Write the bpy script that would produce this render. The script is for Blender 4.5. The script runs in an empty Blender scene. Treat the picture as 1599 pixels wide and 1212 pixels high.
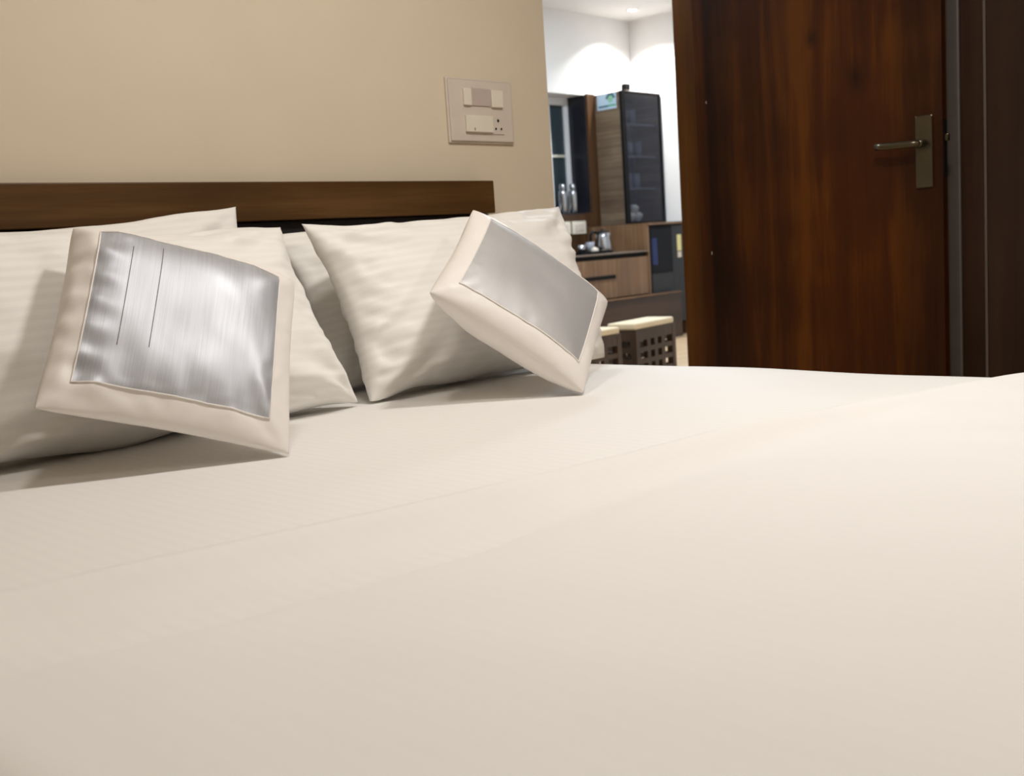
import bpy, bmesh, math, random
from mathutils import Vector, Matrix, noise

random.seed(7)
scene = bpy.context.scene
col = scene.collection

# ------------------------------------------------------------------ camera
CAM = Vector((0.0, 0.0, 0.72))
YAW, PITCH, ROLL = math.radians(46.2137), math.radians(7.495), math.radians(-3.8036)
fw = Vector((math.sin(YAW) * math.cos(PITCH), math.cos(YAW) * math.cos(PITCH), -math.sin(PITCH)))
rt = fw.cross(Vector((0, 0, 1))).normalized()
up = rt.cross(fw)
r2 = rt * math.cos(ROLL) + up * math.sin(ROLL)
u2 = up * math.cos(ROLL) - rt * math.sin(ROLL)
cd = bpy.data.cameras.new('camera')
cam = bpy.data.objects.new('camera', cd)
col.objects.link(cam)
M = Matrix((r2, u2, -fw)).transposed().to_4x4()
M.translation = CAM
cam.matrix_world = M
cd.sensor_fit = 'HORIZONTAL'
cd.sensor_width = 36.0
cd.lens = 1697.0 / 1599.0 * 36.0
cd.clip_start = 0.02
cd.dof.use_dof = True
cd.dof.focus_distance = 2.05
cd.dof.aperture_fstop = 5.6
scene.camera = cam

# ------------------------------------------------------------------ world, lights, exposure
w = bpy.data.worlds.new('world')
scene.world = w
w.use_nodes = True
w.node_tree.nodes['Background'].inputs[0].default_value = (0.02, 0.03, 0.05, 1)
w.node_tree.nodes['Background'].inputs[1].default_value = 0.3
scene.view_settings.view_transform = 'Standard'
scene.view_settings.look = 'None'
scene.view_settings.gamma = 1.0
scene.view_settings.use_curve_mapping = False
scene.view_settings.exposure = 0.07
scene.cycles.use_denoising = True


def area(name, loc, size, power, color, spread=180.0):
    l = bpy.data.lights.new(name, 'AREA')
    l.shape = 'DISK'
    l.size = size
    l.energy = power
    l.color = color
    l.spread = math.radians(spread)
    o = bpy.data.objects.new(name, l)
    o.location = loc
    col.objects.link(o)
    return o


WARM = (1.0, 0.965, 0.92)
COOL = (0.76, 0.88, 1.0)
BC = 2.42      # bedroom ceiling height
KC = 2.31      # kitchen ceiling height
area('bedroom_downlight', (1.85, 0.74, BC - .03), 0.26, 25, WARM)
area('bedroom_downlight', (0.95, 1.15, BC - .03), 0.26, 9, WARM)
area('bedroom_downlight', (2.05, -1.00, BC - .03), 0.26, 13, WARM)
area('bedroom_downlight', (0.35, -1.20, BC - .03), 0.26, 1.5, WARM)
area('kitchen_downlight', (6.46, 4.768, KC - .03), 0.10, 12, (1.0, .98, .95), 120)
area('kitchen_downlight', (5.0, 3.7, KC - .03), 0.30, 38, COOL)
area('kitchen_downlight', (3.3, 3.1, KC - .03), 0.30, 36, COOL)


# ------------------------------------------------------------------ materials
def new_mat(name):
    m = bpy.data.materials.new(name)
    m.use_nodes = True
    nt = m.node_tree
    return m, nt, nt.nodes['Principled BSDF']


def ramp(nt, fac, stops):
    r = nt.nodes.new('ShaderNodeValToRGB')
    els = r.color_ramp.elements
    els[0].position, els[0].color = stops[0][0], (*stops[0][1], 1)
    els[1].position, els[1].color = stops[-1][0], (*stops[-1][1], 1)
    for p, c in stops[1:-1]:
        e = els.new(p)
        e.color = (*c, 1)
    nt.links.new(fac, r.inputs[0])
    return r.outputs[0]


def texnoise(nt, scale=(1, 1, 1), s=5.0, detail=4.0, rough=0.55, coord='Object', dist=0.0):
    tc = nt.nodes.new('ShaderNodeTexCoord')
    mp = nt.nodes.new('ShaderNodeMapping')
    mp.inputs['Scale'].default_value = scale
    n = nt.nodes.new('ShaderNodeTexNoise')
    n.inputs['Scale'].default_value = s
    n.inputs['Detail'].default_value = detail
    n.inputs['Roughness'].default_value = rough
    n.inputs['Distortion'].default_value = dist
    nt.links.new(tc.outputs[coord], mp.inputs[0])
    nt.links.new(mp.outputs[0], n.inputs['Vector'])
    return n.outputs['Fac']


def bump(nt, b, fac, strength, dist=0.01):
    n = nt.nodes.new('ShaderNodeBump')
    n.inputs['Strength'].default_value = strength
    n.inputs['Distance'].default_value = dist
    nt.links.new(fac, n.inputs['Height'])
    nt.links.new(n.outputs[0], b.inputs['Normal'])


def plain(name, c, rough=0.5, metal=0.0, coat=0.0, var=0.06, s=18.0, bmp=0.0, spec=0.5):
    m, nt, b = new_mat(name)
    b.inputs['Specular IOR Level'].default_value = spec
    f = texnoise(nt, s=s)
    lo = tuple(x * (1 - var) for x in c)
    hi = tuple(min(1, x * (1 + var)) for x in c)
    nt.links.new(ramp(nt, f, [(0.3, lo), (0.7, hi)]), b.inputs['Base Color'])
    b.inputs['Roughness'].default_value = rough
    b.inputs['Metallic'].default_value = metal
    b.inputs['Coat Weight'].default_value = coat
    b.inputs['Coat Roughness'].default_value = 0.12
    if bmp:
        bump(nt, b, f, bmp, 0.002)
    return m


def wood(name, dark, mid, light, grain='Z', rough=0.4, coat=0.0, s=3.0, stretch=14.0, spec=0.4):
    m, nt, b = new_mat(name)
    k = [stretch, stretch, stretch]
    k['XYZ'.index(grain)] = 0.6
    f = texnoise(nt, scale=tuple(k), s=s * .35, detail=5, rough=0.62, dist=0.5)
    f2 = texnoise(nt, scale=tuple(x * 4 for x in k), s=s, detail=3, rough=0.6)
    f3 = texnoise(nt, scale=(1.2, 1.2, 1.2), s=2.2, detail=2)
    mix = nt.nodes.new('ShaderNodeMath')
    mix.operation = 'MULTIPLY_ADD'
    nt.links.new(f2, mix.inputs[0])
    mix.inputs[1].default_value = 0.22
    nt.links.new(f, mix.inputs[2])
    mix2 = nt.nodes.new('ShaderNodeMath')
    mix2.operation = 'MULTIPLY_ADD'
    nt.links.new(f3, mix2.inputs[0])
    mix2.inputs[1].default_value = 0.5
    nt.links.new(mix.outputs[0], mix2.inputs[2])
    nt.links.new(ramp(nt, mix2.outputs[0], [(0.60, dark), (0.86, mid), (1.12 if False else 1.0, light)]), b.inputs['Base Color'])
    b.inputs['Roughness'].default_value = rough
    b.inputs['Coat Weight'].default_value = coat
    b.inputs['Coat Roughness'].default_value = 0.18
    b.inputs['Specular IOR Level'].default_value = spec
    bump(nt, b, f2, 0.12, 0.001)
    return m


def striped_fabric(name, c, axis, freq, coord='UV', contrast=0.035, rough=0.75, sheen=0.25, drough=.2):
    """white satin-stripe cotton: alternating satin / plain weave stripes"""
    m, nt, b = new_mat(name)
    tc = nt.nodes.new('ShaderNodeTexCoord')
    sep = nt.nodes.new('ShaderNodeSeparateXYZ')
    nt.links.new(tc.outputs[coord], sep.inputs[0])
    mu = nt.nodes.new('ShaderNodeMath')
    mu.operation = 'MULTIPLY'
    mu.inputs[1].default_value = freq * 2 * math.pi
    nt.links.new(sep.outputs[axis], mu.inputs[0])
    sn = nt.nodes.new('ShaderNodeMath')
    sn.operation = 'SINE'
    nt.links.new(mu.outputs[0], sn.inputs[0])
    mr = nt.nodes.new('ShaderNodeMapRange')
    mr.inputs[1].default_value = -0.35
    mr.inputs[2].default_value = 0.35
    nt.links.new(sn.outputs[0], mr.inputs[0])
    lo = tuple(x * (1 - contrast) for x in c)
    nt.links.new(ramp(nt, mr.outputs[0], [(0.0, lo), (1.0, c)]), b.inputs['Base Color'])
    rr = nt.nodes.new('ShaderNodeMapRange')
    rr.inputs[3].default_value = rough
    rr.inputs[4].default_value = rough - drough
    nt.links.new(mr.outputs[0], rr.inputs[0])
    nt.links.new(rr.outputs[0], b.inputs['Roughness'])
    b.inputs['Sheen Weight'].default_value = sheen
    b.inputs['Sheen Roughness'].default_value = 0.5
    b.inputs['Specular IOR Level'].default_value = 0.35
    f = texnoise(nt, s=14.0, detail=3)
    bump(nt, b, f, 0.16, 0.004)
    return m


def brocade(name, c, metal, rough, fine=150, var=0.10, bm_=0.12):
    """silvery slubbed silk: fine vertical streaks across UV x"""
    m, nt, b = new_mat(name)
    f = texnoise(nt, scale=(fine, 3.0, 1), s=1.0, detail=3, coord='UV')
    f2 = texnoise(nt, scale=(22, 0.5, 1), s=1.0, detail=2, coord='UV')
    ad = nt.nodes.new('ShaderNodeMath')
    ad.operation = 'MULTIPLY_ADD'
    nt.links.new(f2, ad.inputs[0])
    ad.inputs[1].default_value = 0.5
    nt.links.new(f, ad.inputs[2])
    lo = tuple(x * (1 - var) for x in c)
    hi = tuple(min(1, x * (1 + var * .8)) for x in c)
    nt.links.new(ramp(nt, ad.outputs[0], [(0.5, lo), (1.0, hi)]), b.inputs['Base Color'])
    b.inputs['Metallic'].default_value = metal
    b.inputs['Roughness'].default_value = rough
    b.inputs['Sheen Weight'].default_value = 0.2
    bump(nt, b, f, bm_, 0.0015)
    return m


def smoked(name, tint, alpha_mix, rough=0.05):
    """smoked glass: part see-through, part reflecting"""
    m, nt, b = new_mat(name)
    b.inputs['Base Color'].default_value = (*tint, 1)
    b.inputs['Roughness'].default_value = rough
    b.inputs['Specular IOR Level'].default_value = 0.25
    tr = nt.nodes.new('ShaderNodeBsdfTransparent')
    tr.inputs[0].default_value = (0.85, 0.87, 0.93, 1)
    mx = nt.nodes.new('ShaderNodeMixShader')
    mx.inputs[0].default_value = alpha_mix
    nt.links.new(b.outputs[0], mx.inputs[1])
    nt.links.new(tr.outputs[0], mx.inputs[2])
    nt.links.new(mx.outputs[0], nt.nodes['Material Output'].inputs[0])
    return m


def emit(name, c, st):
    m, nt, b = new_mat(name)
    b.inputs['Emission Color'].default_value = (*c, 1)
    b.inputs['Emission Strength'].default_value = st
    return m


MAT = dict(
    wall=plain('wall_paint', (0.68, 0.585, 0.442), 0.75, var=0.02, s=3, bmp=0.05),
    ceil=plain('ceiling_paint', (0.80, 0.78, 0.74), 0.8, var=0.01, s=3),
    kwall=plain('kitchen_wall_paint', (0.82, 0.82, 0.82), 0.7, var=0.01, s=3),
    floor=wood('floor_boards', (.50, .33, .19), (.62, .44, .27), (.70, .52, .34), 'X', 0.35),
    sheet=striped_fabric('white_striped_sheet', (0.85, 0.825, 0.79), 0, 45.0, 'Object', contrast=0.015, drough=.1),
    duvet=striped_fabric('white_striped_duvet', (0.85, 0.825, 0.79), 0, 45.0, 'Object', contrast=0.006, drough=.03),
    pillow=striped_fabric('white_striped_pillowcase', (0.87, 0.845, 0.80), 1, 22.0, 'UV', contrast=0.03),
    border=plain('cream_satin', (0.83, 0.78, 0.73), 0.5, var=0.02, s=8, bmp=0.1),
    silver_a=brocade('silver_brocade', (0.46, 0.47, 0.50), 0.55, 0.50),
    silver_b=brocade('grey_satin', (0.50, 0.49, 0.485), 0.5, 0.55, 260, .03, .04),
    thread=plain('grey_thread', (0.16, 0.14, 0.17), 0.8),
    headwood=wood('headboard_walnut', (.060, .027, .008), (.095, .045, .014), (.13, .064, .021), 'X', 0.42, 0.0, spec=.2),
    headdark=plain('headboard_dark_fabric', (.012, .009, .012), 0.7),
    doorwood=wood('door_teak', (.018, .0045, .0003), (.043, .0105, .0006), (.075, .022, .0012), 'Z', 0.45, 0.0, s=2.5, stretch=10, spec=.15),
    jamb=wood('jamb_teak', (.055, .018, .002), (.09, .032, .004), (.12, .045, .006), 'Z', 0.45, 0.0, spec=.15),
    wardrobe=wood('wardrobe_laminate', (.020, .009, .005), (.030, .014, .007), (.040, .019, .010), 'Z', 0.4, 0.0, spec=.2),
    profile=plain('wardrobe_profile', (.085, .068, .060), 0.5),
    edge=plain('wardrobe_edge_band', (.10, .075, .06), 0.5),
    brass=plain('antique_brass', (.095, .08, .052), 0.30, metal=.9),
    black=plain('black_plastic', (.006, .006, .007), 0.6, spec=.12),
    white=plain('white_plastic', (.66, .58, .50), 0.35, var=.02),
    whitesw=plain('switch_plastic', (.78, .72, .60), 0.3, var=.02),
    blankm=plain('blank_module', (.52, .43, .38), 0.5, var=.02),
    whiteu=plain('white_window_frame', (.75, .76, .78), 0.4, var=.02),
    winglass=plain('dark_window_glass', (.030, .045, .052), 0.08, var=.1, s=2),
    cream=plain('cream_rail', (.55, .55, .46), 0.5),
    granite=plain('black_granite', (.008, .008, .014), 0.3, var=.3, s=60),
    kbrown=wood('kitchen_walnut', (.035, .015, .006), (.06, .027, .010), (.085, .04, .016), 'Z', 0.4),
    kside=wood('kitchen_ash_laminate', (.10, .065, .042), (.17, .12, .08), (.24, .18, .12), 'Y', 0.4, s=5),
    klam=wood('kitchen_oak_laminate', (.12, .062, .03), (.17, .092, .045), (.22, .125, .065), 'Z', 0.4, s=5),
    kdark=wood('kitchen_plinth', (.022, .011, .006), (.035, .018, .010), (.05, .026, .014), 'X', 0.4),
    ktop=plain('worktop', (.16, .12, .09), 0.3, var=.15, s=40),
    smoke=smoked('smoked_glass', (.05, .053, .068), 0.70, 0.10),
    fridgeglass=smoked('fridge_glass', (.006, .007, .010), 0.45, 0.04),
    fridge=plain('fridge_grey', (.034, .036, .039), 0.5, spec=.2),
    fridgedark=plain('fridge_inside', (.012, .013, .017), 0.6),
    chrome=plain('steel', (.40, .41, .44), 0.16, metal=1.0, var=.02),
    glassy=plain('pale_glass', (.26, .27, .30), 0.15),
    signw=plain('sign_pale_blue', (.55, .74, .92), 0.4, var=.02),
    signg=plain('sign_green', (.10, .45, .25), 0.4, var=.02),
    signlg=plain('sign_light_green', (.30, .62, .42), 0.4, var=.02),
    signd=plain('sign_dark_teal', (.02, .13, .17), 0.4, var=.02),
    slate=plain('slate_board', (.10, .105, .13), 0.5),
    flower=plain('cream_ceramic', (.90, .87, .74), 0.5),
    stoolwood=wood('stool_wood', (.030, .017, .010), (.048, .028, .017), (.065, .038, .024), 'Z', 0.45),
    stoolpad=plain('cream_pad', (.70, .58, .40), 0.7, var=.05, bmp=.1),
    blue=plain('blue_bottle', (.02, .09, .45), 0.2),
    yellow=plain('label_yellow', (.75, .68, .30), 0.5),
    led=emit('blue_led', (.02, .09, .45), 0.8),
    lamp=emit('lamp_glow', (1, .97, .9), 14.0),
)


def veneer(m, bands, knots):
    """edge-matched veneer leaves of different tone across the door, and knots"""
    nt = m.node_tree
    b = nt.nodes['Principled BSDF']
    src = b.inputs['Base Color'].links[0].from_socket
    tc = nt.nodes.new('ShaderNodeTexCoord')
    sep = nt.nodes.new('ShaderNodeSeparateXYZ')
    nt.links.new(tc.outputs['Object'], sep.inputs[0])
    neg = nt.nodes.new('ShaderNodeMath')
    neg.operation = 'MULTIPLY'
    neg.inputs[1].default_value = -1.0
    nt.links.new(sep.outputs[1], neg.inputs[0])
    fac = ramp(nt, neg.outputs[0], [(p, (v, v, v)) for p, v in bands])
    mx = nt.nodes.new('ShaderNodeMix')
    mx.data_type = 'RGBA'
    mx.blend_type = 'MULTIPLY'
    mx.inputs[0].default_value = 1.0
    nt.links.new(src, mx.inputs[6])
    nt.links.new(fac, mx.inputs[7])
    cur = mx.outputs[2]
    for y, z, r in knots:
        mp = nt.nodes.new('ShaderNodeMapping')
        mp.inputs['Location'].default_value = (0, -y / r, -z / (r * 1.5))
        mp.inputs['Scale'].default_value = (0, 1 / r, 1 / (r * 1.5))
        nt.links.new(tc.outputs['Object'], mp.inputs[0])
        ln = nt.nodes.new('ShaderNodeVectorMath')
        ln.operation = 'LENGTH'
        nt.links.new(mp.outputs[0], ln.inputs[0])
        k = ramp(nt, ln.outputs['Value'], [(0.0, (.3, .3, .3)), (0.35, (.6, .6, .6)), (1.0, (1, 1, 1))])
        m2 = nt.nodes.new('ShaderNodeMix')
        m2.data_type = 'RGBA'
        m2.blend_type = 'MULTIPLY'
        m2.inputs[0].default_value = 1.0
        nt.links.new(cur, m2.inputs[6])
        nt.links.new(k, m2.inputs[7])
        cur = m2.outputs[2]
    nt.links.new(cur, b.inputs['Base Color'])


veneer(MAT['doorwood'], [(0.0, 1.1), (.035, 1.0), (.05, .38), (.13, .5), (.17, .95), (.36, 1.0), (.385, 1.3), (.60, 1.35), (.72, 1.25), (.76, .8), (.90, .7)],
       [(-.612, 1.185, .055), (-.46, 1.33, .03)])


# ------------------------------------------------------------------ helpers
def link(name, me, mat, parent=None, smooth=False):
    o = bpy.data.objects.new(name, me)
    col.objects.link(o)
    if mat is not None and not me.materials:
        me.materials.append(MAT[mat])
    if parent is not None:
        o.parent = parent
    if smooth:
        me.polygons.foreach_set('use_smooth', [True] * len(me.polygons))
    return o


def tag(o, label, cat=None, group=None, kind=None):
    if label:
        o['label'] = label
    if cat:
        o['category'] = cat
    if group:
        o['group'] = group
    if kind:
        o['kind'] = kind
    return o


def thing(name, loc, label, cat, group=None, rz=0.0, kind=None):
    o = bpy.data.objects.new(name, None)
    o.empty_display_size = 0.1
    o.location = loc
    o.rotation_euler = (0, 0, rz)
    col.objects.link(o)
    return tag(o, label, cat, group, kind)


def off(parent):
    if parent is None:
        return Vector((0, 0, 0))
    v = parent.location.copy()
    if parent.parent is not None:
        v += off(parent.parent)
    return v


def box(name, b, mat, parent=None, bev=0.0, seg=2, local=False):
    """b = (x0,x1,y0,y1,z0,z1) in world coordinates (or the parent's when local)"""
    x0, x1, y0, y1, z0, z1 = b
    d = Vector((0, 0, 0)) if local else off(parent)
    bm = bmesh.new()
    bmesh.ops.create_cube(bm, size=1.0)
    for v in bm.verts:
        v.co = Vector(((x0 + x1) / 2 + v.co.x * (x1 - x0), (y0 + y1) / 2 + v.co.y * (y1 - y0), (z0 + z1) / 2 + v.co.z * (z1 - z0))) - d
    if bev:
        bmesh.ops.bevel(bm, geom=bm.edges[:], offset=bev, segments=seg, profile=0.5, affect='EDGES')
    me = bpy.data.meshes.new(name)
    bm.to_mesh(me)
    bm.free()
    return link(name, me, mat, parent, smooth=False)


def boxes(name, bs, mat, parent=None):
    d = off(parent)
    bm = bmesh.new()
    for (x0, x1, y0, y1, z0, z1) in bs:
        r = bmesh.ops.create_cube(bm, size=1.0)
        for v in r['verts']:
            v.co = Vector(((x0 + x1) / 2 + v.co.x * (x1 - x0), (y0 + y1) / 2 + v.co.y * (y1 - y0), (z0 + z1) / 2 + v.co.z * (z1 - z0))) - d
    me = bpy.data.meshes.new(name)
    bm.to_mesh(me)
    bm.free()
    return link(name, me, mat, parent)


def lathe(name, prof, mat, parent=None, loc=(0, 0, 0), seg=28, axis=None, caps=True):
    """prof = [(r,z)...] turned about a vertical axis at loc (world)"""
    vs, fs = [], []
    for r, z in prof:
        for k in range(seg):
            a = 2 * math.pi * k / seg
            vs.append(Vector((r * math.cos(a), r * math.sin(a), z)))
    for i in range(len(prof) - 1):
        for k in range(seg):
            k2 = (k + 1) % seg
            fs.append((i * seg + k, i * seg + k2, (i + 1) * seg + k2, (i + 1) * seg + k))
    if caps:
        fs.append(tuple(range(seg))[::-1])
        fs.append(tuple((len(prof) - 1) * seg + k for k in range(seg)))
    if axis is not None:
        q = Vector((0, 0, 1)).rotation_difference(Vector(axis))
        vs = [q @ v for v in vs]
    d = Vector(loc) - off(parent)
    me = bpy.data.meshes.new(name)
    me.from_pydata([v + d for v in vs], [], fs)
    me.update()
    o = link(name, me, mat, parent, smooth=True)
    return o


def tube(name, pts, r, mat, parent=None, seg=8, closed=False, flat=1.0):
    pts = [Vector(p) for p in pts]
    d = off(parent)
    vs, fs = [], []
    n = len(pts)
    prev = None
    for i, p in enumerate(pts):
        a = pts[(i - 1) % n] if (closed or i > 0) else p
        b = pts[(i + 1) % n] if (closed or i < n - 1) else p
        t = (b - a).normalized()
        ref = Vector((0, 0, 1)) if abs(t.z) < 0.9 else Vector((1, 0, 0))
        if prev is None:
            s = t.cross(ref).normalized()
        else:
            s = (prev - t * prev.dot(t)).normalized()
        prev = s
        q = s.cross(t)
        for k in range(seg):
            an = 2 * math.pi * k / seg
            vs.append(p + s * math.cos(an) * r + q * math.sin(an) * r * flat - d)
    m = n if closed else n - 1
    for i in range(m):
        j = (i + 1) % n
        for k in range(seg):
            k2 = (k + 1) % seg
            fs.append((i * seg + k, i * seg + k2, j * seg + k2, j * seg + k))
    if not closed:
        fs.append(tuple(range(seg))[::-1])
        fs.append(tuple((n - 1) * seg + k for k in range(seg)))
    me = bpy.data.meshes.new(name)
    me.from_pydata(vs, [], fs)
    me.update()
    return link(name, me, mat, parent, smooth=True)


def sstep(a, b, x):
    t = max(0.0, min(1.0, (x - a) / (b - a)))
    return t * t * (3 - 2 * t)


# ------------------------------------------------------------------ the setting
WY = 2.30   # headboard wall surface
def S(o):
    o['kind'] = 'structure'
    return o

S(box('floor', (-1.6, 6.95, -2.4, 5.35, -0.12, 0.0), 'floor'))
S(box('ceiling', (-1.6, 4.30, -2.4, 2.45, BC, BC + .1), 'ceil'))
S(box('ceiling', (-1.6, 6.95, 2.45, 5.35, KC, KC + .1), 'kwall'))
S(boxes('wall_headboard', [(-1.6, 2.65, WY, 2.45, 0, BC), (2.65, 3.46, WY, 2.36, 2.06, BC), (3.46, 4.30, WY, 2.355, 0, BC)], 'wall'))
S(box('wall_left', (-1.7, -1.6, -2.4, 5.35, 0, BC), 'wall'))
S(box('wall_right', (4.15, 4.30, -2.4, WY, 0, BC), 'wall'))
S(box('wall_back', (-1.7, 4.30, -2.5, -2.4, 0, BC), 'wall'))
S(boxes('wall_kitchen_rear', [(-1.6, 5.2, 5.05, 5.35, 0, KC), (6.215, 6.95, 5.05, 5.35, 0, KC), (5.2, 6.215, 5.05, 5.35, 0, .915), (5.2, 6.215, 5.05, 5.35, 1.745, KC)], 'kwall'))
S(box('wall_kitchen_right', (6.785, 6.95, 2.45, 5.05, 0, KC), 'kwall'))
S(box('wall_kitchen_front', (4.30, 6.95, 2.35, 2.45, 0, KC), 'kwall'))

# door frame jamb
S(box('trim_1', (3.440, 3.50, 2.268, 2.362, 0, 2.06), 'jamb', bev=.004))
# door leaf, open at a right angle
dr = thing('door_1', (3.42, 2.262, 0.0), None, None, kind='structure')
DX = 3.42
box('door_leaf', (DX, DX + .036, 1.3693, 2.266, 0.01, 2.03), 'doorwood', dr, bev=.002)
pl_ = box('handle_plate', (DX - .008, DX - .0005, 1.398, 1.452, .812, 1.034), 'brass', dr, bev=.003)
lev = lathe('lever_collar', [(.0125, 0), (.0125, .030), (.010, .034)], 'brass', dr, (DX - .008, 1.428, .948), 20, (-1, 0, 0))
tube('lever', [(DX - .010, 1.428, .948), (DX - .038, 1.428, .948), (DX - .047, 1.434, .948), (DX - .050, 1.450, .9482), (DX - .050, 1.50, .9490), (DX - .048, 1.545, .9500), (DX - .044, 1.566, .9505)], .0085, 'brass', dr, 12, flat=1.25)
box('latch_faceplate', (DX + .006, DX + .030, 1.3675, 1.3695, .842, 1.015), 'black', dr)
box('latch_bolt', (DX + .009, DX + .027, 1.356, 1.3675, .950, .972), 'brass', dr, bev=.003)
for yy, zz, h in ((2.219, .636, .016), (2.217, 1.176, .012)):
    box('paint_fleck', (DX - .0012, DX - .0002, yy, yy + .0018, zz, zz + h * .7), 'white', dr)

# wardrobe beyond the door
wd = thing('wardrobe', (3.55, .2, 0), 'dark brown laminate wardrobe at the right edge, beside the open door', 'wardrobe')
box('carcass', (3.572, 4.13, -1.0, 1.45, 0.0, 2.40), 'wardrobe', wd)
box('edge_profile', (3.55, 3.572, 1.366, 1.45, 0.0, 2.40), 'profile', wd, bev=.006)
box('door_panel', (3.552, 3.572, 1.2945, 1.364, 0.06, 2.38), 'wardrobe', wd, bev=.002)
box('edge_band', (3.550, 3.572, 1.2845, 1.2925, 0.06, 2.38), 'edge', wd)
box('door_panel', (3.548, 3.572, .72, 1.2825, 0.06, 2.38), 'wardrobe', wd, bev=.002)
box('door_panel', (3.548, 3.572, .12, .717, 0.06, 2.38), 'wardrobe', wd, bev=.002)
box('door_panel', (3.548, 3.572, -.48, .117, 0.06, 2.38), 'wardrobe', wd, bev=.002)
box('door_panel', (3.548, 3.572, -1.0, -.483, 0.06, 2.38), 'wardrobe', wd, bev=.002)

# ------------------------------------------------------------------ bed
BX0, BX1, BY0, BY1, BZ = 0.20, 2.243, 0.08, 2.19, 0.40
bed = thing('bed', (1.24, 1.15, 0), 'dark walnut bed headboard with black padded inset below its top rail', 'bed')
box('headboard_rail', (.12, 2.318, 2.24, 2.295, .8155, .909), 'headwood', bed, bev=.003)
box('headboard_panel', (.12, 2.312, 2.262, 2.295, .30, .8145), 'headdark', bed, bev=.003)
box('side_rail', (BX1 - .05, BX1 - .02, .12, 2.26, .11, .205), 'headwood', bed, bev=.004)
box('side_rail', (BX0 + .02, BX0 + .05, .12, 2.26, .11, .205), 'headwood', bed, bev=.004)
box('foot_rail', (BX0 + .05, BX1 - .05, .12, .15, .11, .205), 'headwood', bed, bev=.004)
box('slat_base', (BX0 + .05, BX1 - .05, .15, 2.26, .175, .205), 'headwood', bed)
for lx in (BX0 + .06, BX1 - .12):
    for ly in (.16, 2.14):
        box('leg', (lx, lx + .06, ly, ly + .06, 0, .155), 'headwood', bed, bev=.004)


def und(x, y):
    """slow undulation of the made bed"""
    p = Vector((x * 1.6, y * 1.6, 3.1))
    return 0.007 * noise.noise(p) + 0.003 * noise.noise(Vector((x * 4.5 + 2, y * 3.0, 0.7)))


def drape(a, lo, hi, r):
    """arc-length coordinate a -> (position, drop) across a rounded edge at lo and hi"""
    q = r * math.pi / 2
    if a < lo + r:
        s = lo + r - a
        if s < q:
            t = s / r
            return lo + r - r * math.sin(t), r - r * math.cos(t)
        return lo, r + s - q
    if a > hi - r:
        s = a - (hi - r)
        if s < q:
            t = s / r
            return hi - r + r * math.sin(t), r - r * math.cos(t)
        return hi, r + s - q
    return a, 0.0


def spread(lo, hi, step):
    n = max(2, int(round((hi - lo) / step)))
    return [lo + (hi - lo) * i / n for i in range(n + 1)]


def cloth(name, xs, ys, fn, mat):
    vs = [fn(x, y) for y in ys for x in xs]
    nx = len(xs)
    fs = [(j * nx + i, j * nx + i + 1, (j + 1) * nx + i + 1, (j + 1) * nx + i) for j in range(len(ys) - 1) for i in range(nx - 1)]
    me = bpy.data.meshes.new(name)
    me.from_pydata(vs, [], fs)
    me.update()
    return link(name, me, mat, None, smooth=True)


def mat_fn(a, b):
    x, dx = drape(a, BX0, BX1, .055)
    y, dy = drape(b, BY0, BY1, .055)
    d = min(dx + dy, .19)
    return Vector((x, y, BZ - d + und(x, y) * (1 if d < .05 else 0.2)))


mt = cloth('mattress', spread(BX0 - .19, BX1 + .19, .03), spread(BY0 - .19, BY1 + .19, .03), mat_fn, 'sheet')
bm = bmesh.new()
bm.from_mesh(mt.data)
bmesh.ops.contextual_create(bm, geom=[e for e in bm.edges if e.is_boundary])
for f in bm.faces:
    f.smooth = True
bm.to_mesh(mt.data)
bm.free()
tag(mt, 'mattress under smooth white striped sheet, the open area beneath the pillows', 'mattress')


def duvet_edge(x):
    return 1.115 - 0.10 * x - 0.035 * x * x + 0.012 * math.sin(x * 5.0)


DB0 = BY0 - .16


def duvet_fn(a, s):
    """s = 0 at the turned edge, 1 at the foot"""
    x, dx = drape(a, BX0 - .006, BX1 + .006, .06)
    e = duvet_edge(x)
    b = e + (DB0 - e) * s
    y, dy = drape(b, BY0 - .006, BY1, .06)
    t = e - b
    d = min(dx + dy, .185)
    k = 1.0 if d < .03 else 0.2
    ridge = (0.020 - 0.009 * sstep(1.4, 2.1, x)) * math.exp(-((t - .050) / .038) ** 2) - 0.014 * math.exp(-((t - .155 - .03 * math.sin(x * 3)) / .035) ** 2) * (0.5 + 0.5 * math.sin(x * 2.3 + .6))
    wr = 0.008 * noise.noise(Vector((x * 3.2 + y * 1.5, y * 3.4 - x, 8.0))) + 0.0025 * noise.noise(Vector((x * 9, y * 5 + x * 3, 4.0)))
    lift = 0.003 + (ridge + max(-.004, wr) * sstep(0, .08, t) + 0.006 * sstep(0, .03, t)) * k
    return Vector((x, y, BZ - d + und(x, y) * k + lift + .002))


dv = cloth('duvet', spread(BX0 - .16, BX1 + .16, .022), [i / 60 for i in range(61)], duvet_fn, 'duvet')
so = dv.modifiers.new('thickness', 'SOLIDIFY')
so.thickness = 0.006
so.offset = 1.0
tag(dv, 'white duvet spread over the near half of the bed, softly creased along its edge', 'duvet')


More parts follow.
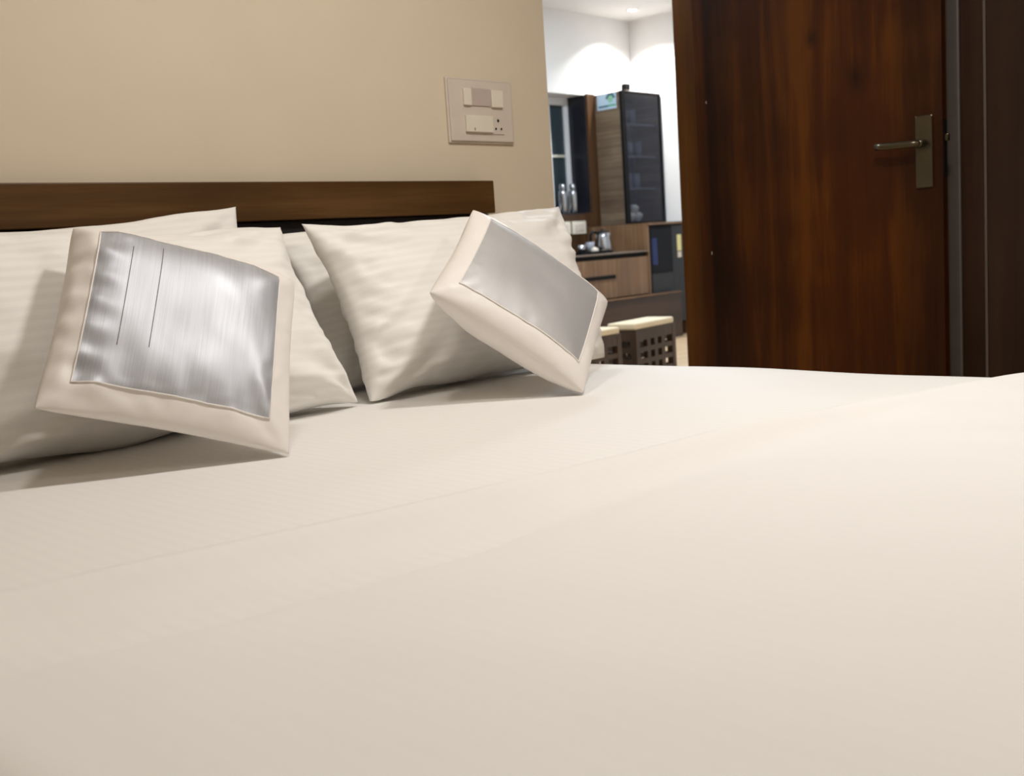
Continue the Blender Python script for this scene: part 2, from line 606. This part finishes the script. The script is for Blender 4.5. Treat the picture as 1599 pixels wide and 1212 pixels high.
# ------------------------------------------------------------------ pillows and cushions
def puff(name, TL, TR, BR, BL, tf, tb, mat, seed, parent=None, n=56, pinch=.05, wr=.006, sag=.18, power=2.4, ears=0.0, mode='all', rise=0.0, lim=1.0, frontonly=False, square=0.5, wave=0.0, folds=0.0, corner=0.004):
    TL, TR, BR, BL = map(Vector, (TL, TR, BR, BL))
    nrm = ((TR - TL) + (BR - BL)).cross((TL - BL) + (TR - BR)).normalized()
    d = off(parent)

    def pt(u, v, side):
        cr_ = 1 - corner * abs(u * v) ** 7
        uu = u * cr_ * (1 - pinch * (1 - v * v) * abs(u) ** 3)
        vv = v * cr_ * (1 - pinch * (1 - u * u) * abs(v) ** 3)
        a, b = (uu + 1) / 2, (vv + 1) / 2
        p = (BL * (1 - a) + BR * a) * (1 - b) + (TL * (1 - a) + TR * a) * b
        p = p + (TL - BL).normalized() * (0.010 * wave * noise.noise(Vector((u * 2.3 + seed, seed * 1.9, v))) * abs(v) ** 5)
        w = (max(0, 1 - abs(u) ** power) * max(0, 1 - abs(v) ** power)) ** square
        w *= 1 - sag * v
        q = Vector((u * 1.3 + seed * 3.7, v * 1.3 - seed, side * 2.0 + seed))
        low = 0.10 * noise.noise(q)
        # creases that run out of the corners, plus small puckers along the seams
        cr = 0.0
        for cu, cv in ((-1, -1), (1, -1), (1, 1), (-1, 1)):
            du, dv_ = u - cu, v - cv
            rr = math.hypot(du, dv_)
            if rr > 1e-4:
                an = math.atan2(dv_, du)
                cr += math.sin(an * 9 + seed * 1.7 + cu * 2 + cv + 2.2 * noise.noise(Vector((rr * 2, seed, cu)))) * math.exp(-((rr - .42) / .26) ** 2)
        ed = max(abs(u), abs(v))
        pk = noise.noise(Vector((u * 9 + seed, v * 9, 5.0 + side))) * sstep(.55, .95, ed)
        fine = noise.noise(Vector((u * 3.2, v * 2.6 + u * 1.6, seed * 2.0 + side)))
        if folds and side > 0:
            fine += folds * sstep(-.05, -.6, v) * math.sin(u * 15 + v * 5 + 3 * noise.noise(Vector((u * 3, v * 2, seed)))) * (0.5 + noise.noise(Vector((u * 2.5, 1.0, seed)))) \
                + folds * .8 * sstep(-.45, -.75, u) * math.sin(v * 24 + u * 6)
        off_ = (tf if side > 0 else tb) * w * (1 + low) + wr * (cr * 0.8 + pk * 1.1 + fine * 0.8) * min(1, w * 2.2)
        q_ = p + nrm * (side * (off_ + rise))
        q_.z = max(q_.z, 0.4055)   # rests on the sheet
        return q_ - d

    def warp(k):
        t = -1 + 2 * k / n
        return math.copysign(1 - (1 - abs(t)) ** 1.35, t) * lim

    vs, fs, uv = [], [], []
    gs = [warp(k) for k in range(n + 1)]
    idx = {}
    for side in ((1,) if frontonly else (1, -1)):
        for j, v in enumerate(gs):
            for i, u in enumerate(gs):
                edge = i in (0, n) or j in (0, n)
                if edge and not frontonly and side < 0:
                    idx[(side, i, j)] = idx[(1, i, j)]
                    continue
                idx[(side, i, j)] = len(vs)
                vs.append(pt(u, v, side))
                uv.append(((u + 1) / 2, (v + 1) / 2))
        for j in range(n):
            for i in range(n):
                f = (idx[(side, i, j)], idx[(side, i + 1, j)], idx[(side, i + 1, j + 1)], idx[(side, i, j + 1)])
                fs.append(f if side > 0 else f[::-1])
    me = bpy.data.meshes.new(name)
    me.from_pydata(vs, [], fs)
    me.update()
    ul = me.uv_layers.new(name='UVMap')
    for lp in me.loops:
        ul.data[lp.index].uv = uv[lp.vertex_index]
    o = link(name, me, mat, parent, smooth=True)
    return o, pt


def dims(x):
    return Vector(x)


# pillow leaning at the back on the right
o, _ = puff('pillow', (1.475, 2.155, .785), (2.27, 2.165, .775), (2.25, 2.02, .405), (1.505, 2.02, .405), .075, .055, 'pillow', 3, pinch=.075, wave=1.6)
tag(o, 'white pillow mostly hidden behind the front right pillow, against the headboard', 'pillow', 'bed pillows')
o, _ = puff('pillow', (.52, 2.165, .79), (1.385, 2.150, .852), (1.40, 2.02, .41), (.52, 2.03, .405), .075, .055, 'pillow', 5, wr=.009, pinch=.075, wave=1.6)
tag(o, 'white pillow behind the front left pillow, its pointed corner rising over the headboard inset', 'pillow', 'bed pillows')
o, _ = puff('pillow', (1.440, 1.985, .790), (2.325, 2.000, .815), (2.262, 1.815, .402), (1.462, 1.830, .402), .105, .07, 'pillow', 1, n=72, wr=.010, power=3.0, pinch=.075, wave=1.6)
tag(o, 'white striped front pillow behind the tilted grey satin cushion', 'pillow', 'bed pillows')
o, _ = puff('pillow', (.53, 2.00, .805), (1.385, 1.985, .792), (1.440, 1.835, .404), (.56, 1.840, .402), .105, .07, 'pillow', 2, n=72, wr=.010, power=3.0, pinch=.075, wave=1.6)
tag(o, 'white striped front pillow at the left, behind the silver brocade cushion', 'pillow', 'bed pillows')


def cushion(label, pos, corners, panel_mat, seed, tf, tb, sag=.05, wr=.0028, folds=0.0):
    c = sum((Vector(p) for p in corners), Vector()) / 4
    t = thing('cushion', (c.x, c.y, 0.40), label, 'cushion', 'decorative cushions')
    body, pt = puff('cover', *corners, tf, tb, 'border', seed, t, n=64, pinch=.045, wr=wr, sag=sag, folds=folds, corner=.022, power=3.0)
    LIM = .775
    panel, ptp = puff('brocade_panel', *corners, tf, tb, panel_mat, seed, t, n=64, pinch=.045, wr=wr, sag=sag, folds=folds, corner=.022, power=3.0, rise=.0012, lim=LIM, frontonly=True)
    d = off(t)
    ring = []
    for a, b in (((-1, -1), (1, -1)), ((1, -1), (1, 1)), ((1, 1), (-1, 1)), ((-1, 1), (-1, -1))):
        for k in range(24):
            f = k / 24
            ring.append(ptp((a[0] + (b[0] - a[0]) * f) * LIM, (a[1] + (b[1] - a[1]) * f) * LIM, 1) + d)
    tube('piping', ring, .0016, 'border', t, 6, closed=True)
    return t, ptp, d


cl, ptp, dd = cushion('silver brocade cushion with cream border leaning on the left pillow', None,
                      ((.854, 1.837, .801), (1.199, 1.686, .676), (1.008, 1.475, .402), (.662, 1.626, .524)), 'silver_a', 11, .068, .05, -.4, .0028, 1.1)
for uu, v0, v1 in ((-.50, -.42, .60), (-.26, -.40, .66)):
    tube('woven_line', [ptp(uu, v0 + (v1 - v0) * k / 20, 1) + dd for k in range(21)], .0007, 'thread', cl, 5)
cushion('grey satin cushion with cream border tilted on its corner against the right pillow', None,
        ((1.777, 1.792, .809), (2.016, 1.597, .573), (1.711, 1.434, .402), (1.473, 1.629, .636)), 'silver_b', 17, .055, .075, .05, .0014)

# ------------------------------------------------------------------ switchboard on the headboard wall
sb = thing('switchboard', (2.345, WY, 1.02), 'white switch and socket plate on the wall above the headboard end', 'switch plate')
PX = 2.2965
def sbx(name, x0, x1, z0, z1, y, dep, mat, bev=.0015):
    return box(name, (x0, x1, WY - y - dep, WY - y, z0, z1), mat, sb, bev=bev)
sbx('back_plate', 2.203, 2.474, 1.021, 1.206, .0, .008, 'white', .003)
sbx('front_plate', 2.208, 2.469, 1.026, 1.201, .008, .004, 'white', .003)
sbx('switch_rocker', 2.262, 2.292, 1.128, 1.176, .012, .008, 'whitesw')
sbx('blank_cover', 2.294, 2.374, 1.128, 1.178, .012, .004, 'blankm')
sbx('switch_rocker', 2.376, 2.424, 1.126, 1.176, .012, .008, 'whitesw')
sbx('switch_rocker', 2.264, 2.374, 1.052, 1.100, .012, .009, 'whitesw')
so_ = sbx('socket', 2.378, 2.426, 1.048, 1.102, .012, .003, 'white')
for hx, hz, r in ((2.400, 1.088, .0045), (2.389, 1.064, .0035), (2.412, 1.064, .0035)):
    lathe('socket_hole', [(r, 0), (r, .0012)], 'black', so_, (hx, WY - .0148, hz), 14, (0, -1, 0))
sbx('indicator', 2.294, 2.2965, 1.056, 1.064, .021, .0006, 'black', 0)

# ------------------------------------------------------------------ kitchen: window
wn = thing('window_1', (5.85, 5.22, .915), None, None, kind='structure')
WYK = 5.20
box('frame', (5.2, 6.215, WYK, WYK + .05, 1.69, 1.745), 'whiteu', wn, bev=.004)
box('frame', (5.2, 6.215, WYK, WYK + .05, .915, .955), 'whiteu', wn, bev=.004)
box('frame', (6.165, 6.215, WYK, WYK + .05, .955, 1.69), 'whiteu', wn, bev=.004)
box('frame', (5.2, 5.25, WYK, WYK + .05, .955, 1.69), 'whiteu', wn, bev=.004)
box('frame', (5.93, 5.995, WYK - .006, WYK + .05, .955, 1.69), 'whiteu', wn, bev=.004)
box('pane', (5.995, 6.165, WYK + .02, WYK + .03, .955, 1.69), 'winglass', wn)
box('pane', (5.25, 5.93, WYK + .02, WYK + .03, .955, 1.69), 'winglass', wn)
box('glazing_bar', (5.995, 6.165, WYK + .008, WYK + .02, 1.322, 1.340), 'cream', wn)
S(box('trim_2', (6.203, 6.215, 5.048, WYK, .915, 1.745), 'granite'))
S(box('trim_3', (5.2, 6.215, 5.03, WYK, .905, .917), 'granite'))

def bottle(x, y, z, r, h, label):
    t = thing('flask', (x, y, z), label, 'flask', 'steel flasks on the kitchen window sill')
    lathe('body', [(r * .9, 0), (r, .006), (r, h * .66), (r * .92, h * .74), (r * .62, h * .80), (r * .6, h * .82)], 'chrome', t, (x, y, z))
    lathe('cap', [(r * .72, h * .82), (r * .74, h * .84), (r * .74, h * .98), (r * .6, h)], 'chrome', t, (x, y, z))
bottle(5.975, 5.10, .918, .030, .205, 'steel flask standing before the dark kitchen window pane')
bottle(6.085, 5.10, .918, .032, .205, 'steel flask standing against the black window reveal')

# wood panelling around the recess
pnl = thing('wall_panelling', (6.0, 5.04, .62), 'brown wooden panelling around and below the kitchen window', 'panelling')
box('upright_board', (6.217, 6.302, 5.028, 5.049, .915, 1.752), 'kbrown', pnl)
box('backsplash_board', (5.0, 6.138, 5.028, 5.049, .622, .904), 'kbrown', pnl)

def socket(x0, x1, label):
    t = thing('wall_socket', ((x0 + x1) / 2, 5.028, .76), label, 'socket', 'white sockets above the worktop')
    box('plate', (x0, x1, 5.018, 5.0275, .765, .855), 'whitesw', t, bev=.002)
    box('rocker', (x0 + .03, x1 - .03, 5.012, 5.018, .785, .835), 'white', t, bev=.002)
box('backsplash_board', (6.138, 6.302, 5.028, 5.049, .810, .915), 'kbrown', pnl)
socket(5.835, 5.945, 'white wall socket nearest the pillow edge, left one of two above the worktop')
socket(5.965, 6.115, 'white wall socket beside the kettle, right one of two above the worktop')

# base cabinets
bc = thing('base_cabinet', (5.4, 4.78, 0), 'oak laminate drawer cabinet under the kitchen worktop', 'cabinet')
box('carcass', (4.6, 6.135, 4.52, 5.03, .32, .612), 'black', bc)
d1 = box('drawer', (5.12, 5.782, 4.50, 4.519, .325, .582), 'klam', bc, bev=.002)
box('handle', (5.38, 5.755, 4.490, 4.4995, .453, .477), 'black', d1, bev=.002)
box('drawer', (5.786, 6.132, 4.50, 4.519, .325, .582), 'klam', bc, bev=.002)
d3 = box('drawer', (4.6, 5.116, 4.50, 4.519, .325, .582), 'klam', bc, bev=.002)
wt = box('worktop', (4.6, 6.137, 4.492, 5.03, .612, .622), 'ktop', bev=.002)
tag(wt, 'thin brown worktop carrying the kettle', 'worktop')
pb = thing('plinth', (5.5, 4.7, 0), 'dark brown base ledge under the drawers and fridge', 'plinth')
box('plinth_front', (4.6, 6.425, 4.44, 4.50, 0, .312), 'kdark', pb, bev=.003)
box('ledge', (4.6, 6.425, 4.43, 4.50, .312, .319), 'klam', pb, bev=.002)

# fridge housing, fridge
fh = thing('fridge_housing', (6.4, 4.78, 0), 'oak laminate housing around the mini fridge', 'cabinet')
box('side_panel', (6.140, 6.158, 4.50, 5.03, .0, .792), 'klam', fh)
box('top_panel', (6.140, 6.62, 4.49, 5.03, .792, .808), 'klam', fh)
box('side_panel', (6.606, 6.62, 4.50, 5.03, .0, .792), 'klam', fh)
fr = thing('mini_fridge', (6.38, 4.78, .10), 'dark grey mini fridge with glass door beyond the doorway', 'fridge')
box('cabinet_side', (6.166, 6.176, 4.545, 5.0, .10, .785), 'fridge', fr)
box('cabinet_side', (6.592, 6.602, 4.545, 5.0, .10, .785), 'fridge', fr)
box('cabinet_back', (6.176, 6.592, 4.99, 5.0, .10, .785), 'fridgedark', fr)
box('cabinet_top', (6.176, 6.592, 4.545, 4.99, .775, .785), 'fridge', fr)
box('cabinet_bottom', (6.176, 6.592, 4.545, 4.99, .10, .14), 'fridge', fr)
box('shelf', (6.176, 6.592, 4.58, 4.99, .452, .458), 'fridgedark', fr)
fdr = box('door_frame', (6.432, 6.602, 4.505, 4.54, .10, .785), 'fridge', fr, bev=.004)
box('door_frame', (6.166, 6.186, 4.505, 4.54, .32, .785), 'black', fr, bev=.003)
box('door_frame', (6.186, 6.432, 4.505, 4.54, .765, .785), 'black', fr, bev=.003)
box('door_lower_panel', (6.186, 6.432, 4.505, 4.54, .12, .455), 'fridge', fr, bev=.003)
box('door_glass', (6.186, 6.432, 4.503, 4.510, .455, .765), 'fridgeglass', fr)
box('led_strip', (6.235, 6.290, 4.53, 4.534, .515, .700), 'led', fr)  # emissive blue strip added behind the door glass
box('energy_sticker', (6.495, 6.545, 4.5030, 4.5047, .60, .715), 'yellow', fr)
box('energy_sticker', (6.497, 6.543, 4.5030, 4.5047, .553, .594), 'white', fr)

# display cabinet standing on the housing
dc = thing('display_cabinet', (6.53, 4.93, .81), 'tall wall cabinet with smoked glass front and striped ash side', 'cabinet')
box('side_panel', (6.303, 6.321, 4.808, 5.047, .812, 1.744), 'kside', dc)
box('side_panel', (6.752, 6.770, 4.808, 5.047, .812, 1.744), 'kside', dc)
box('top_panel', (6.321, 6.752, 4.808, 5.047, 1.728, 1.744), 'kside', dc)
box('bottom_panel', (6.321, 6.752, 4.808, 5.047, .812, .828), 'kside', dc)
box('back_panel', (6.321, 6.752, 5.035, 5.047, .828, 1.728), 'slate', dc)
for z in (1.06, 1.29, 1.52):
    box('shelf', (6.321, 6.752, 4.84, 5.035, z, z + .01), 'glassy', dc)
gd = box('door_stile', (6.300, 6.346, 4.786, 4.806, .812, 1.748), 'black', dc, bev=.002)
box('door_stile', (6.756, 6.774, 4.786, 4.806, .812, 1.748), 'black', dc, bev=.002)
box('door_rail', (6.336, 6.756, 4.786, 4.806, 1.732, 1.748), 'black', dc, bev=.002)
box('door_rail', (6.336, 6.756, 4.786, 4.806, .812, .826), 'black', dc, bev=.002)
box('glass_pane', (6.336, 6.756, 4.792, 4.798, .826, 1.732), 'smoke', dc)

k = 0
for zs, nm, xs in ((1.53, 'top', (6.40, 6.50, 6.60)), (1.30, 'middle', (6.39, 6.47, 6.55, 6.66)), (1.07, 'lower', (6.42, 6.52, 6.62))):
    for qi, x in enumerate(xs):
        g = lathe('tumbler', [(.026, 0), (.032, .11), (.029, .11), (.024, .006)], 'glassy', None, (x, 4.93, zs + .001), 18)
        tag(g, 'pale tumbler behind smoked glass, %s on the %s cabinet shelf' % (('leftmost', 'second from left', 'third from left', 'fourth from left')[qi], nm), 'tumbler', 'tumblers on the %s cabinet shelf' % nm)
# cream ornaments in a little heap
for x, z, r, lb in ((6.445, .829, .033, 'cream round ornament at lower left of the heap in the smoked cabinet'),
                    (6.525, .829, .034, 'cream round ornament at lower right of the heap in the smoked cabinet'),
                    (6.485, .886, .034, 'cream round ornament topping the heap in the smoked cabinet')):
    prof = [(r * math.sin(math.pi * t / 10) * (1 + .12 * math.cos(3 * math.pi * t / 10)) + .0008, r - r * math.cos(math.pi * t / 10)) for t in range(11)]
    o = lathe('ornament', prof, 'flower', None, (x, 4.86, z), 18)
    tag(o, lb, 'ornament', 'cream ornaments in the display cabinet')

# sign on the cabinet side: pale card, green emblem with dark arc, green bar
sg = thing('sign', (6.302, 4.915, 1.63), 'pale blue sign with green emblem at the top of the ash cabinet side', 'sign')
box('card', (6.2995, 6.3025, 4.832, 5.006, 1.632, 1.738), 'signw', sg)
def disc(name, y, z, r, mat, a0=0, a1=360, rin=0.0, x=6.2985):
    n = 22
    vs, fs = [], []
    for i in range(n + 1):
        a = math.radians(a0 + (a1 - a0) * i / n)
        for rr in (rin, r):
            vs += [(x, y + rr * math.cos(a), z + rr * math.sin(a)), (x + .0008, y + rr * math.cos(a), z + rr * math.sin(a))]
    for i in range(n):
        b, c = 4 * i, 4 * i + 4
        fs += [(b, b + 2, c + 2, c), (b + 1, c + 1, c + 3, b + 3), (b + 2, b + 3, c + 3, c + 2), (b, c, c + 1, b + 1)]
    me = bpy.data.meshes.new(name)
    dd_ = off(sg)
    me.from_pydata([Vector(v) - dd_ for v in vs], [], fs)
    me.update()
    return link(name, me, mat, sg)
disc('emblem', 4.882, 1.700, .024, 'signlg', 0, 360)
disc('arc', 4.882, 1.700, .042, 'signd', 5, 175, .025)
box('bar', (6.2988, 6.2994, 4.905, 4.990, 1.648, 1.660), 'signd', sg)
box('bar', (6.2988, 6.2994, 4.836, 4.905, 1.650, 1.662), 'signg', sg)

cam_box = thing('small_device', (6.47, 4.87, 1.749), 'small dark device standing on top of the display cabinet', 'device')
box('foot', (6.452, 6.488, 4.855, 4.885, 1.749, 1.768), 'white', cam_box, bev=.003)
box('housing', (6.440, 6.500, 4.85, 4.89, 1.768, 1.812), 'black', cam_box, bev=.006)

# kettle and small tea things
kx, ky, kz = 5.900, 4.70, .6225
kt = thing('kettle', (kx, ky, kz), 'chrome electric kettle with black handle on the worktop', 'kettle')
lathe('power_base', [(.066, 0), (.068, .004), (.064, .014)], 'black', kt, (kx, ky, kz))
lathe('body', [(.060, .015), (.063, .02), (.060, .06), (.052, .11), (.047, .135)], 'chrome', kt, (kx, ky, kz), 32)
lathe('lid', [(.047, .135), (.045, .143), (.030, .150), (.012, .153), (.012, .162), (.006, .165)], 'black', kt, (kx, ky, kz))
tube('handle', [(kx - .045, ky + .01, kz + .140), (kx - .085, ky + .016, kz + .146), (kx - .108, ky + .02, kz + .125), (kx - .106, ky + .02, kz + .07), (kx - .088, ky + .016, kz + .035), (kx - .060, ky + .01, kz + .03)], .0095, 'black', kt, 10)
tube('spout', [(kx + .040, ky - .004, kz + .105), (kx + .058, ky - .006, kz + .122), (kx + .066, ky - .007, kz + .134)], .011, 'chrome', kt, 10)
tr = thing('tray', (5.66, 4.68, .6225), 'small black tray left of the kettle', 'tray')
box('tray_base', (5.52, 5.775, 4.58, 4.78, .6225, .628), 'black', tr, bev=.002)
for b in ((5.52, 5.775, 4.58, 4.586, .628, .64), (5.52, 5.775, 4.774, 4.78, .628, .64), (5.52, 5.526, 4.586, 4.774, .628, .64), (5.769, 5.775, 4.586, 4.774, .628, .64)):
    box('tray_rim', b, 'black', tr)
o = lathe('glass_cup', [(.022, 0), (.030, .075), (.027, .075), (.020, .005)], 'glassy', None, (5.735, 4.68, .6285), 20)
tag(o, 'pale cup on the black tray right beside the kettle', 'cup', 'cups on the tray')
o = lathe('glass_cup', [(.022, 0), (.032, .060), (.029, .060), (.020, .005)], 'chrome', None, (5.665, 4.70, .6285), 20)
tag(o, 'shiny cup on the black tray, farther from the kettle', 'cup', 'cups on the tray')
o = lathe('sugar_pot', [(.018, 0), (.026, .012), (.026, .028), (.012, .036), (.004, .040)], 'white', None, (5.70, 4.615, .6285), 20)
tag(o, 'tiny white pot at the front of the black tray', 'pot')

# ------------------------------------------------------------------ stools
def make_stool(loc, rz, label):
    t = thing('stool', loc, label, 'stool', 'lattice stools in the kitchen', rz)
    W2, D2, H = .198, .085, .262
    q = .034
    for sx in (-1, 1):
        for sy in (-1, 1):
            x, y = sx * (W2 - q / 2), sy * (D2 - q / 2)
            box('leg', (x - q / 2, x + q / 2, y - q / 2, y + q / 2, 0, H), 'stoolwood', t, bev=.002, local=True)
    for sy in (-1, 1):
        y = sy * (D2 - .014)
        box('rail', (-W2 + q, W2 - q, y - .012, y + .012, H - .045, H), 'stoolwood', t, local=True)
        for k_ in range(3):
            x = -.108 + .072 * (k_ + .5)
            box('slat', (x - .017, x + .017, y - .011, y + .011, .03, H - .045), 'stoolwood', t, local=True)
        for z in (.055, .113, .171):
            box('crossbar', (-W2 + q, W2 - q, y - .0115, y + .0115, z - .012, z + .012), 'stoolwood', t, local=True)
    for sx in (-1, 1):
        x = sx * (W2 - .014)
        box('rail', (x - .012, x + .012, -D2 + q, D2 - q, H - .045, H), 'stoolwood', t, local=True)
        for z in (.055, .113, .171):
            box('crossbar', (x - .0115, x + .0115, -D2 + q, D2 - q, z - .012, z + .012), 'stoolwood', t, local=True)
    box('seat_board', (-W2, W2, -D2, D2, H, H + .008), 'stoolwood', t, bev=.002, local=True)
    box('seat_pad', (-W2 + .004, W2 - .004, -D2 + .004, D2 - .004, H + .008, H + .042), 'stoolpad', t, bev=.010, seg=3, local=True)
    return t
make_stool((4.392, 3.285, 0), math.radians(6.5), 'dark lattice stool with cream pad, nearer the open door')
make_stool((3.862, 3.235, 0), math.radians(2), 'dark lattice stool with cream pad, half hidden by the grey cushion')

# downlight in the kitchen ceiling
dl = thing('ceiling_downlight', (6.46, 4.768, KC), 'round recessed downlight glowing in the kitchen ceiling corner', 'downlight')
lathe('trim_ring', [(.032, -.001), (.032, -.006), (.040, -.006), (.044, -.001), (.032, -.001)], 'whiteu', dl, (6.46, 4.768, KC), caps=False)
lathe('lens', [(.031, -.004), (.031, -.002)], 'lamp', dl, (6.46, 4.768, KC))
